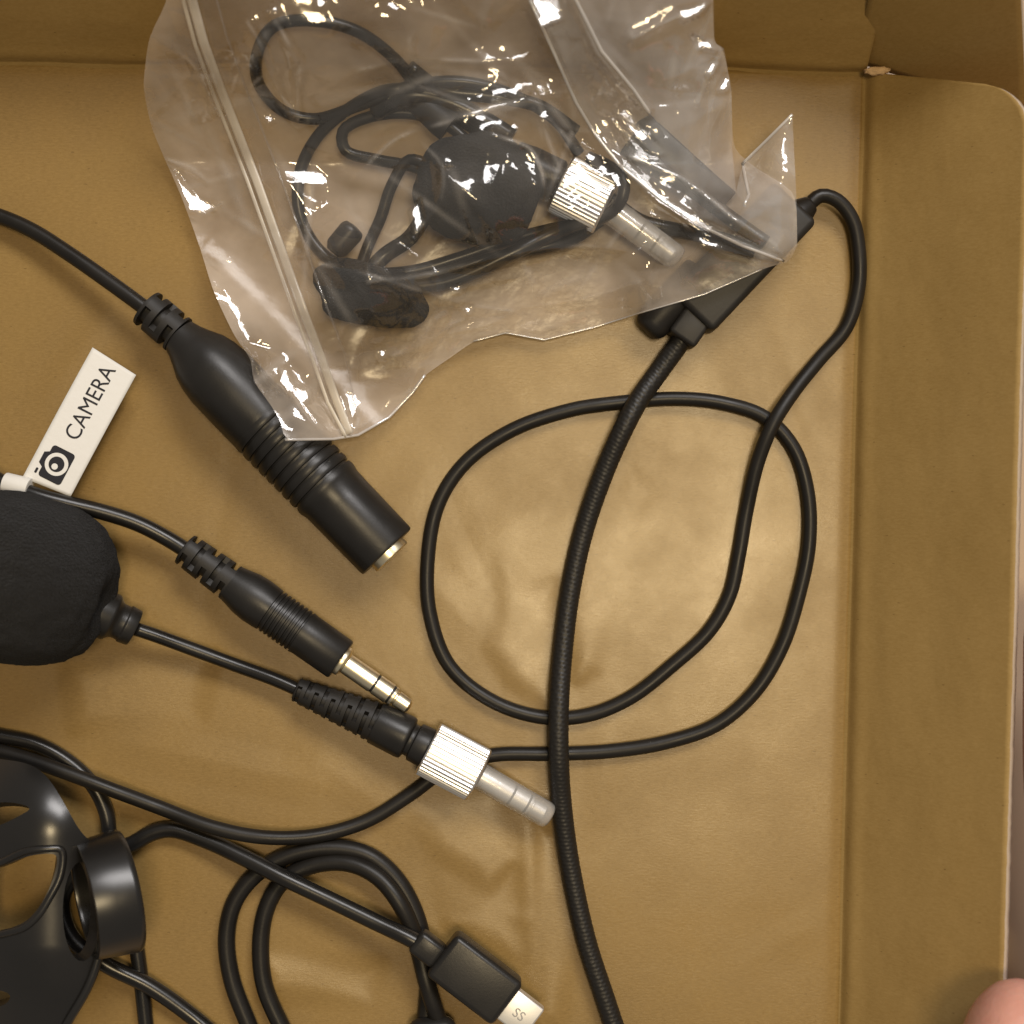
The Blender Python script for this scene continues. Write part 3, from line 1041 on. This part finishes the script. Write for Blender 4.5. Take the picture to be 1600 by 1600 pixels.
# ------------------------------------------------------------------ usb cable and other cords
usb = thing('usb_cable', 'black usb charging cable whose flat plug points to the lower edge', 'cable', P(742, 1525, 0))
uz = 6.0
cable('cable', [(360, 1640, 1.5), (300, 1588, 1.5), (232, 1540, 2.2), (165, 1506, 3.0), (110, 1462, 3.0), (98, 1400, 2.0), (140, 1344, 1.6), (208, 1318, 1.5), (236, 1302, 1.5), (268, 1296, 1.5), (320, 1312, 1.9),
              (385, 1342, 3.2), (440, 1370, 4.2), (520, 1408, 4.6), (590, 1442, 5.2), (640, 1466, uz), (668, 1482, uz)], 1.36, M_gloss, usb, 18)
ud = (P(816, 1531, uz) - P(713, 1452, uz)).normalized()
rounded_box('plug_collar', P(668, 1481, uz), ud, (5.0, 4.2, 3.8), M_plastic, usb, .9, 3)
rounded_box('plug_body', P(742, 1526, uz), ud, (13.4, 8.4, 5.2), M_plastic, usb, 1.0, 4)
ue = P(794, 1567, uz)
sh = rounded_box('plug_shell', ue + ud * 1.2 * MM, ud, (8, 5.8, 2.3), M_silver, usb, .35, 2)
um = text_mesh('SS')
def flat_print(me, origin, xd, yd, s, name, mat, parent):
    bm = bmesh.new()
    bm.from_mesh(me)
    for v in bm.verts:
        v.co = origin + xd * (v.co.x * s) + yd * (v.co.y * s)
    for f in bm.faces:
        if f.normal.z < 0:
            f.normal_flip()
    m2 = bpy.data.meshes.new('print')
    bm.to_mesh(m2)
    bm.free()
    return link(name, m2, mat, parent, False)
un = Vector((-ud.y, ud.x, 0))
flat_print(um, ue + ud * 1.3 * MM - un * .9 * MM + Vector((0, 0, 1.19 * MM)), ud, un, 2.2 * MM, 'stamped_mark', M_greyink, usb)
_u = text_mesh('U')

coil = thing('coiled_cable', 'black cable coiled in a double loop under the usb plug', 'cable', P(500, 1500, 0))
cable('cable', [(430, 1700, 1.6), (388, 1600, 1.6), (362, 1530, 1.6), (354, 1465, 1.6), (366, 1410, 1.6), (400, 1366, 1.6), (452, 1336, 1.7), (520, 1325, 1.7), (575, 1336, 1.7), (618, 1372, 1.6), (648, 1425, 1.6),
                (664, 1490, 1.6), (668, 1560, 1.6), (640, 1680, 1.6), (560, 1740, 2.5), (490, 1690, 1.6), (438, 1600, 1.6), (412, 1535, 1.6), (408, 1460, 1.6), (420, 1410, 1.6), (445, 1374, 1.6), (492, 1351, 1.7),
                (545, 1349, 2.4), (590, 1370, 3.2), (625, 1412, 3.9), (650, 1470, 3.0), (668, 1540, 4.0), (700, 1640, 1.6)], 1.42, M_rubber, coil, 18)
bt = rounded_box('cable_tie', P(676, 1618, 3.4), Vector((1, .1, 0)), (8.0, 6.0, 4.4), M_plastic, coil, 2.2, 5)

loose = thing('loose_cord', 'thin black cord curving from the left edge down behind the bracket tube', 'cable', P(150, 1250, 0))
cable('cord', [(-60, 1140, 1.5), (0, 1150, 1.4), (55, 1162, 1.3), (105, 1189, 1.3), (146, 1228, 1.3), (166, 1270, 1.3), (172, 1310, 1.3), (190, 1380, 1.3), (208, 1450, 1.3), (219, 1520, 1.2), (228, 1600, 1.2), (236, 1660, 1.2)],
      1.25, M_gloss, loose)

# ------------------------------------------------------------------ clear bag and what is in it
BAG = [(262, -60), (262, 0), (232, 60), (223, 135), (236, 198), (258, 250), (284, 308), (312, 385), (333, 455), (366, 525), (392, 560), (396, 596), (424, 634), (438, 658), (445, 687), (521, 686), (559, 680), (608, 652),
       (645, 613), (664, 586), (702, 560), (740, 533), (790, 520), (850, 531), (930, 511), (1000, 489), (1100, 460), (1200, 417), (1232, 410), (1246, 385), (1244, 300), (1180, 262), (1145, 232), (1143, 140), (1130, 76), (1115, 66), (1112, -60)]
FLAP = [(815, -60), (828, 0), (860, 70), (900, 160), (930, 210), (970, 260), (1030, 310), (1090, 350), (1160, 384), (1224, 408), (1246, 385), (1244, 300), (1238, 178), (1160, 256), (1150, 300), (1144, 232), (1143, 140), (1131, 76), (1116, 66), (1114, -60)]
def round_corners(q, k=.12):
    q = [np.array(a, float) for a in q]
    return [tuple(c) for a, b in zip(q, q[1:] + q[:1]) for c in (a * (1 - k) + b * k, a * k + b * (1 - k))]
BAG = round_corners(round_corners(BAG, .16), .25)

def z_under(px, py):
    """height of what the bag lies on"""
    z = np.full(px.shape, 1.6)
    d, _ = seg_dist(px, py, (262, 505), (610, 865))
    z = np.maximum(z, 1.6 + 12.2 * np.exp(-(d / 84) ** 2))
    d, _ = seg_dist(px, py, (1085, 482), (1240, 320))
    z = np.maximum(z, 1.6 + 7.4 * np.exp(-(d / 95) ** 4))
    z = z + 22 * np.clip((255 - py) / 255, 0, 1.4) ** 1.15
    return z

def z_top(px, py):
    d = poly_dist(px, py, BAG)
    e = 1 - np.exp(-(d / 75) ** 1.1)
    fill = np.zeros(px.shape)
    for cx, cy0, rx, ry, h in [(748, 292, 165, 150, 17.5), (920, 310, 150, 110, 11.5), (570, 455, 150, 105, 14.5), (500, 60, 200, 100, 7.5), (1040, 405, 130, 70, 7.5), (560, 180, 150, 120, 5.0), (1065, 270, 140, 110, 11.5), (1020, 120, 160, 120, 5.5), (420, 330, 120, 260, 4.5), (740, 420, 240, 90, 9)]:
        fill = np.maximum(fill, h * np.exp(-((((px - cx) / rx) ** 2 + ((py - cy0) / ry) ** 2)) ** 1.15 * .8))
    return z_under(px, py) + .7 + e * (2.2 + fill)

RIDGES = [  # polyline, height mm, half width px
    ([(828, 0), (860, 70), (900, 160), (930, 210), (970, 260), (1030, 310), (1090, 350), (1224, 406)], 1.3, 20),
    ([(890, -20), (940, 80), (990, 140), (1016, 178)], 1.2, 17),
    ([(560, 272), (620, 217), (700, 190), (770, 168), (890, 140)], 1.0, 22),
    ([(985, 245), (1060, 275), (1110, 310), (1160, 352), (1212, 384)], 1.1, 18),
    ([(1085, 374), (1150, 390), (1222, 403)], .9, 15),
    ([(388, 34), (420, 90), (440, 150), (468, 182)], 1.0, 17),
    ([(425, 20), (455, 75), (468, 100)], .8, 14),
    ([(468, 100), (462, 180)], .8, 14),
    ([(262, 250), (300, 262), (326, 285)], .9, 16),
    ([(284, 306), (312, 330), (345, 318)], 1.0, 18),
    ([(312, 380), (335, 392), (352, 405)], .9, 16),
    ([(440, 578), (448, 600), (485, 655), (525, 684)], 1.0, 15),
    ([(550, 620), (560, 650), (555, 680)], .8, 13),
    ([(575, 430), (575, 380), (572, 360)], .7, 12),
    ([(500, 412), (560, 424), (640, 450), (740, 478), (800, 486)], .9, 18),
    ([(575, 440), (660, 430), (790, 400), (900, 385), (980, 392)], .7, 15),
    ([(660, 225), (690, 260), (685, 320), (650, 360)], .7, 15),
    ([(770, 210), (830, 235), (850, 290), (838, 345)], .8, 14),
    ([(858, 185), (900, 230), (925, 250)], .9, 14),
    ([(600, 560), (660, 540), (720, 500), (800, 490)], .8, 26),
    ([(560, 110), (640, 95), (760, 95), (820, 92)], .8, 20),
    ([(640, 60), (640, 100)], .6, 10),
    ([(820, 480), (900, 470), (1000, 440)], .7, 28),
    ([(1100, 10), (1040, 35), (990, 60)], .9, 16),
    ([(1130, 80), (1105, 120), (1090, 160)], .8, 18),
    ([(640, 610), (590, 650), (545, 676)], .7, 20),
    ([(240, 60), (300, 100), (330, 160)], .6, 22),
]
RIDGES = [([tuple(p) for p in catmull([np.array(q, float) for q in l], 6)], A, w) for l, A, w in RIDGES]
def crinkle(px, py, seed, k=1.0, ridge=1.0):
    z = np.zeros(px.shape)
    for line, A, w in RIDGES:
        d = poly_dist(px, py, line, False)
        z += ridge * A * np.clip(1 - d / (w * 1.5), 0, 1) ** 1.8
    z += tents(px, py, 230, (220, -60, 1260, 690), (.15 * k, .6 * k), (12, 34), (25, 130), seed, 1.7)
    z += tents(px, py, 320, (220, -60, 1260, 690), (.04 * k, .13 * k), (5, 11), (15, 60), seed + 2, 1.2)
    z += tents(px, py, 26, (220, -60, 1260, 690), (.6 * k, 1.6 * k), (40, 100), (90, 280), seed + 1, 1.5)
    return z

def whitening(px, py, seed):
    """stress-whitened lines where the film has been creased"""
    w = np.zeros(px.shape)
    for line, A, wd in RIDGES:
        d = poly_dist(px, py, line, False)
        w = np.maximum(w, np.clip(1 - d / 5.5, 0, 1) ** 1.5 * min(1, A))
    patch = np.array([noise.noise((x / 38, y / 38, 4.4 + seed)) for x, y in zip(px, py)])
    w *= np.clip(.45 + 1.5 * patch, .05, 1)
    t1 = np.abs(tents(px, py, 70, (220, -60, 1260, 690), (.3, .8), (5, 12), (30, 150), seed + 5))
    return np.clip(w + .8 * t1, 0, 1)

# shiny flats pressed into the film: each turned so that the window light glints in it
FACETS = [
    [(258, 248), (287, 252), (322, 274), (318, 280), (285, 262)],
    [(268, 264), (286, 285), (305, 304), (343, 322), (330, 331), (293, 332)],
    [(312, 374), (326, 376), (346, 398), (354, 406), (340, 406), (318, 388)],
    [(331, 454), (345, 456), (354, 466), (340, 464)],
    [(384, 30), (394, 40), (418, 75), (432, 122), (446, 152), (470, 180), (466, 186), (440, 160), (424, 126), (410, 78)],
    [(415, 16), (424, 20), (450, 52), (476, 94), (474, 104), (464, 118), (470, 146), (472, 184), (464, 182), (463, 146), (458, 116), (468, 96), (446, 62)],
    [(440, 578), (448, 572), (458, 598), (484, 610), (486, 626), (470, 628), (494, 660), (520, 684), (506, 680), (482, 652), (460, 624), (436, 602)],
    [(540, 610), (560, 620), (568, 628), (558, 642), (550, 664), (544, 640)],
    [(590, 545), (603, 546), (602, 561), (592, 560)],
    [(852, 182), (866, 186), (892, 220), (932, 243), (926, 254), (902, 246), (884, 232)],
    [(968, 240), (978, 246), (1032, 302), (1094, 340), (1218, 400), (1206, 408), (1082, 356), (1020, 314), (972, 262)],
    [(1090, 370), (1150, 384), (1216, 398), (1190, 406), (1146, 396), (1096, 384)],
    [(493, -6), (510, 0), (507, 12), (494, 12)],
    [(626, 96), (634, 62), (646, 50), (638, 76), (636, 100)],
    [(950, 184), (962, 188), (1000, 224), (1012, 244), (1002, 256), (984, 250), (992, 234)],
    [(704, 446), (720, 446), (718, 458), (706, 458)],
    [(722, 476), (738, 478), (736, 492), (726, 490)],
    [(886, 262), (904, 250), (930, 282), (950, 300), (936, 300)],
    [(990, 318), (1010, 322), (1040, 336), (1030, 344), (1000, 334)],
    [(410, 180), (424, 176), (430, 190), (418, 196)],
    [(690, 150), (724, 138), (760, 134), (740, 148)],
    [(640, 330), (656, 312), (662, 346), (650, 372)],
    [(700, 520), (740, 500), (790, 494), (760, 510)],
]
FLAP_FACETS = [
    [(884, -20), (896, -6), (944, 74), (992, 134), (1020, 170), (1012, 182), (986, 150), (930, 84)],
    [(968, 244), (980, 250), (1032, 304), (1094, 342), (1218, 402), (1206, 408), (1082, 354), (1020, 312)],
    [(1102, 116), (1114, 94), (1122, 98), (1112, 118)],
    [(1122, 142), (1132, 118), (1142, 122), (1136, 142)],
    [(1156, 252), (1232, 176), (1240, 178), (1236, 194), (1170, 262)],
    [(1164, 276), (1172, 280), (1174, 306), (1164, 322)],
    [(822, -20), (872, -20), (880, 30), (846, 44)],
    [(1060, 14), (1108, 4), (1092, 24), (1066, 34)],
    [(1080, 56), (1112, 66), (1120, 80), (1092, 76)],
    [(960, 176), (978, 166), (1000, 196), (1040, 240), (1024, 244), (984, 208)],
]
def facets(px, py, z, polys):
    lamp = np.array(WINDOW) / MM
    for i, poly in enumerate(polys):
        c = np.mean(np.array(poly, float), 0)
        near = (np.abs(px - c[0]) < 260) & (np.abs(py - c[1]) < 260)
        m = near & inside(px, py, poly)
        d = poly_dist(px[near], py[near], poly)
        sd = np.where(inside(px[near], py[near], poly), d, -d)
        w = np.clip((sd + 4) / 5, 0, 1)
        k_ = np.hypot(px - c[0], py - c[1])
        zc = float(z[m].mean()) + .25 if m.any() else float(z[np.argmin(k_)]) + .25
        p = np.array([(c[0] - 800) / S, (800 - c[1]) / S, zc])
        v1 = np.array([0, 0, H]) - p
        v2 = lamp - p
        h = v1 / np.linalg.norm(v1) + v2 / np.linalg.norm(v2)
        gx, gy = -h[0] / h[2], -h[1] / h[2]
        dx, dy = (px[near] - c[0]) / S, -(py[near] - c[1]) / S
        # long facets follow the film lengthwise and only lean across
        q = np.array(poly, float) - c
        ev, vec = np.linalg.eigh(q.T @ q)
        along = vec[:, 1]
        u = (px[near] - c[0]) * along[0] + (py[near] - c[1]) * along[1]
        if ev[1] > 9 * ev[0]:
            n_ = 9
            us = np.linspace((q @ along).min(), (q @ along).max(), n_)
            zz = []
            for uu in us:
                j = np.argmin((px - c[0] - along[0] * uu) ** 2 + (py - c[1] - along[1] * uu) ** 2)
                zz.append(z[j])
            zz = np.convolve(np.pad(zz, 2, 'edge'), np.ones(5) / 5, 'valid')
            lin = np.interp(u, us, zz)
            off = (px[near] - c[0]) * -along[1] + (py[near] - c[1]) * along[0]
            g_across = (gx * -along[1] - gy * along[0]) / S
            zf = lin + .2 + g_across * off
        else:
            zf = zc + gx * dx + gy * dy
        out = z[near]
        z = z.copy()
        z[near] = out * (1 - w) + zf * w
    return z

bag = thing('plastic_bag', 'crumpled clear zip bag with a small microphone set inside, against the back wall', 'bag', P(740, 380, 1))

def film_layer(name, poly, zfun, mat, step=5.0, label=None, white=None):
    v, f = triangulate(poly, (), step)
    px, py = v[:, 0], v[:, 1]
    V = Pn(px, py, zfun(px, py))
    c = np.cross(V[f[:, 1]] - V[f[:, 0]], V[f[:, 2]] - V[f[:, 0]])
    f = np.where((c[:, 2] < 0)[:, None], f[:, ::-1], f)
    o_ = link(name, mesh_from(V, f), mat, bag)
    if white is not None:
        at = o_.data.attributes.new('crease', 'FLOAT', 'POINT')
        at.data.foreach_set('value', white(px, py).astype(np.float32))
    if label:
        o_['label'] = label
    return o_
def z_front(px, py):
    d = poly_dist(px, py, BAG)
    return facets(px, py, z_top(px, py) + crinkle(px, py, 21) * np.clip(d / 12, .25, 1), FACETS)
def z_back(px, py):
    d = poly_dist(px, py, BAG)
    return z_under(px, py) + .45 + np.clip(tents(px, py, 60, (220, -60, 1260, 690), (.1, .35), (10, 30), (30, 120), 77), -.3, .8) * np.clip(d / 20, .1, 1)
def z_flap(px, py):
    d = poly_dist(px, py, FLAP)
    return z_top(px, py) + 1.9 + 1.6 * (1 - np.exp(-d / 40)) + crinkle(px, py, 43, .9, .9) * np.clip(d / 10, .4, 1)
def z_flap(px, py, base=z_flap):
    return facets(px, py, base(px, py), FLAP_FACETS)
film_layer('front_film', BAG, z_front, M_film, 3.4, None, lambda x, y: whitening(x, y, 21))
film_layer('back_film', BAG, z_back, M_film2, 7)
film_layer('folded_flap', FLAP, z_flap, M_flap, 3.4, 'doubled-over corner of the bag with a pointed tip', lambda x, y: whitening(x, y, 43) * .6)

def film_line(name, line, zf, r, mat, lift=.15, seg=8, flat=1.0):
    q = np.array(resample(line, 7, False) + [line[-1]], float)
    z = zf(q[:, 0], q[:, 1]) + lift
    # smooth the height a little so that the fold runs evenly
    for _ in range(2):
        z[1:-1] = (z[:-2] + 2 * z[1:-1] + z[2:]) / 4
    pts = [Vector(p) for p in Pn(q[:, 0], q[:, 1], z)]
    if flat != 1.0:
        return link(name, tube_mesh(pts, r * MM, seg, lambda t, a: 1 / math.sqrt((math.cos(a) / (r * flat)) ** 2 + (math.sin(a) / r) ** 2)), mat, bag)
    return link(name, tube_mesh(pts, r * MM, seg), mat, bag)
ZIPL = [(296, -60), (300, 0), (318, 66), (345, 140), (372, 208), (400, 280), (425, 350), (450, 420), (476, 492), (502, 560), (525, 625), (546, 678)]
def z_zip(px, py):
    return z_top(px, py) + .3
film_line('zip_strip', ZIPL, z_zip, .80, M_zip, .6, 20, .32)
film_line('zip_strip', [(x - 13, y + 4) for x, y in ZIPL[:-1]] + [(540, 682)], z_zip, .34, M_zip, .5, 12, .4)
film_line('zip_strip', [(x + 36, y - 10) for x, y in ZIPL[:-2]] + [(556, 640)], z_zip, .55, M_film, .5, 12, .3)
for ln in ([(1160, 256), (1200, 217), (1238, 179)], [(1160, 256), (1166, 285), (1170, 305), (1163, 320)], [(828, 0), (860, 70), (900, 160), (930, 210), (970, 260)],
           [(970, 260), (1030, 310), (1090, 350), (1160, 384), (1224, 408)], [(890, -20), (940, 80), (990, 140), (1016, 178)]):
    film_line('fold_edge', ln, z_flap, .26, M_fold, .1)
film_line('fold_edge', [(445, 687), (521, 686), (559, 680), (608, 652), (645, 613), (664, 586)], z_front, .24, M_fold, 0)
film_line('fold_edge', [(740, 533), (790, 520), (850, 531), (930, 511), (1000, 489), (1100, 460), (1190, 421)], z_front, .13, M_fold, 0)

# contents
def bag_cable(name, pts, *a):
    z = z_under(np.array([q[0] for q in pts], float), np.array([q[1] for q in pts], float))
    return cable(name, [(x, y, max(h, zz + 2.1)) for (x, y, h), zz in zip(pts, z)], *a)
bmic = thing('lapel_microphone', 'lapel microphone inside the clear bag with its silver plug pointing right', 'microphone', P(800, 320, 4))
zb = 7.0
foam('foam_windscreen', 746, 296, 10.6, 10.0, 8.8, 7.2, bmic, dirx=math.radians(-15), flat=.1, lump=.12)
lathe('plug_body', P(800, 250, zb), P(880, 289, zb), bevel_prof([(0, 1.5), (0, 3.2), (3, 3.6), (Lr0 := 8.0, 3.6), (8.4, 3.2)], .3), M_plastic, bmic)
mic_plug(bmic, None, P(876, 287, zb + .3), P(948, 324, zb + .3), P(1062, 407, zb - .5), 4.9, 42)
bag_cable('cable', [(815, 258, zb), (760, 215, 5.5), (700, 175, 5.5), (655, 140, 8.5), (620, 95, 13.0), (560, 50, 18), (490, 32, 19.5), (430, 40, 19), (403, 80, 15), (404, 130, 11), (440, 172, 8), (490, 186, 7),
                (560, 165, 9), (640, 135, 11), (720, 128, 11), (800, 148, 9), (870, 190, 7), (905, 240, 6)], .95, M_gloss, bmic)
bag_cable('cable_loop', [(690, 150, 9), (610, 140, 10), (545, 170, 9), (495, 215, 7), (470, 265, 5.5), (466, 320, 4.5), (482, 368, 4.2), (515, 405, 4.2), (570, 425, 4.6), (640, 424, 5), (720, 402, 5), (800, 374, 5.5), (870, 356, 6.5), (930, 345, 9),
                     (968, 318, 12), (975, 288, 12.5), (955, 262, 11), (920, 246, 9)], .98, M_gloss, bmic)
bag_cable('cable_loop', [(540, 415, 5), (600, 440, 5.5), (680, 430, 6), (760, 405, 6.6), (850, 386, 5.5), (900, 372, 6.5), (938, 345, 8)], .95, M_gloss, bmic)
bag_cable('cable_loop', [(556, 440, 5.5), (575, 385, 5), (595, 340, 6), (612, 290, 7), (640, 250, 8), (690, 270, 8.4)], .95, M_gloss, bmic)
bag_cable('cable_loop', [(740, 230, 9), (700, 196, 9), (645, 178, 9), (580, 182, 9), (536, 205, 8), (540, 235, 7), (590, 250, 7), (650, 262, 7.5), (700, 290, 8)], .95, M_gloss, bmic)
bag_cable('cable_loop', [(640, 105, 11), (690, 140, 10), (760, 150, 10), (840, 165, 9), (900, 205, 8)], 1.1, M_gloss, bmic)
bag_cable('cable_loop', [(530, 470, 5), (610, 452, 6.5), (700, 440, 7), (800, 396, 7.5), (862, 366, 7), (915, 344, 8.5)], 1.2, M_gloss, bmic)
bag_cable('cable_loop', [(560, 446, 7), (600, 400, 6), (640, 372, 7), (668, 330, 8), (690, 300, 8)], 1.3, M_gloss, bmic)
bag_cable('cable_loop', [(585, 175, 9.5), (640, 150, 11), (700, 160, 10), (760, 190, 10), (800, 215, 10)], 1.5, M_gloss, bmic)
lathe('strain_relief', P(640, 148, 10.5), P(700, 196, 9.8), bevel_prof([(0, 1.3), (.5, 1.9), (6.4, 2.6), (8, 2.6)], .2), M_rubber_soft, bmic)
lathe('capsule', P(520, 395, 6), P(562, 346, 6.4), bevel_prof([(0, 1.2), (1.0, 2.0), (4.6, 2.1), (5.4, 1.7), (5.6, .5)], .3), M_plastic, bmic)

cap = foam('foam_cap', 575, 462, 8.2, 9.0, 5.0, 4.6, None, dirx=math.radians(-14), flat=.12, lump=.2)
cap['label'] = 'dark foam cap low in the bag beside the zip strip'
cap['category'] = 'foam cap'
bag_cable('cable_loop', [(975, 230, 7), (1020, 262, 7), (1080, 296, 6.5), (1140, 340, 6), (1196, 380, 5)], 1.25, M_gloss, bmic)
bag_cable('cable_loop', [(940, 300, 6), (1000, 345, 5), (1060, 360, 5), (1120, 372, 5), (1180, 392, 4.5)], 1.2, M_gloss, bmic)
clip = thing('tie_clip', 'small black tie clip in the bag under the folded flap', 'clip', P(1050, 250, 4))
cd = (P(1150, 330, 5) - P(1000, 200, 5)).normalized()
rounded_box('clip_jaw', P(1068, 262, 6.0), cd, (19, 5.0, 1.6), M_plastic, clip, .5, 2)
rounded_box('clip_jaw', P(1074, 262, 9.0), (cd + Vector((0, 0, -.12))), (17, 4.4, 1.4), M_plastic, clip, .5, 2)
lathe('clip_ring', P(1006, 214, 8.6), P(1030, 200, 8.6), bevel_prof([(0, 1.4), (0, 2.6), (2.6, 2.6), (2.6, 1.4)], .2), M_plastic, clip)

# ------------------------------------------------------------------ hand holding the side wall
def hand():
    tip = P(1508, 1578, 28.0) / MM
    V_ = [Vector((128, -112, 18)),      # 0 palm
          Vector((168, -140, 20)),      # 1 wrist
          Vector((240, -190, 24)),      # 2 forearm
          Vector((110, -88, 22)), Vector((88, -66, 23)), Vector((84.5, -42, 23)), Vector((84, -12, 22)),        # 3-6 index
          Vector((124, -80, 12)), Vector((110, -54, 8)), Vector((104, -28, 7.2)), Vector((101, -8, 7.0)),     # 7-10 middle
          Vector((136, -80, 11)), Vector((127, -54, 7.6)), Vector((120, -30, 7.2)), Vector((117, -14, 7.0)),  # 11-14 ring
          Vector((147, -88, 11)), Vector((142, -66, 7.2)), Vector((137, -48, 6.8)), Vector((134, -36, 6.6)),  # 15-18 little
          Vector((122, -118, 28)), Vector((106, -106, 32)), tip + Vector((11, -6, 1.0)), tip]                  # 19-22 thumb
    E_ = [(0, 1), (1, 2), (0, 3), (3, 4), (4, 5), (5, 6), (0, 7), (7, 8), (8, 9), (9, 10), (0, 11), (11, 12), (12, 13), (13, 14), (0, 15), (15, 16), (16, 17), (17, 18), (0, 19), (19, 20), (20, 21), (21, 22)]
    R_ = [19, 21, 26, 11, 8.6, 8, 7, 11, 8.6, 8, 7, 10.5, 8, 7.4, 6.6, 9.5, 7, 6.4, 5.8, 12, 11, 10.6, 9.8]
    me = bpy.data.meshes.new('hand')
    me.from_pydata([tuple(v * MM) for v in V_], E_, [])
    o_ = bpy.data.objects.new('person', me)
    COL.objects.link(o_)
    me.materials.append(M_skin)
    sk = o_.modifiers.new('skin', 'SKIN')
    for i, d in enumerate(me.skin_vertices[0].data):
        d.radius = (R_[i] * MM, R_[i] * MM * .92)
        d.use_root = (i == 0)
    sk.use_smooth_shade = True
    sd = o_.modifiers.new('round', 'SUBSURF')
    sd.levels = 2
    sd.render_levels = 2
    o_['label'] = 'bare hand gripping the box wall with the thumb over its edge'
    o_['category'] = 'person'
hand()
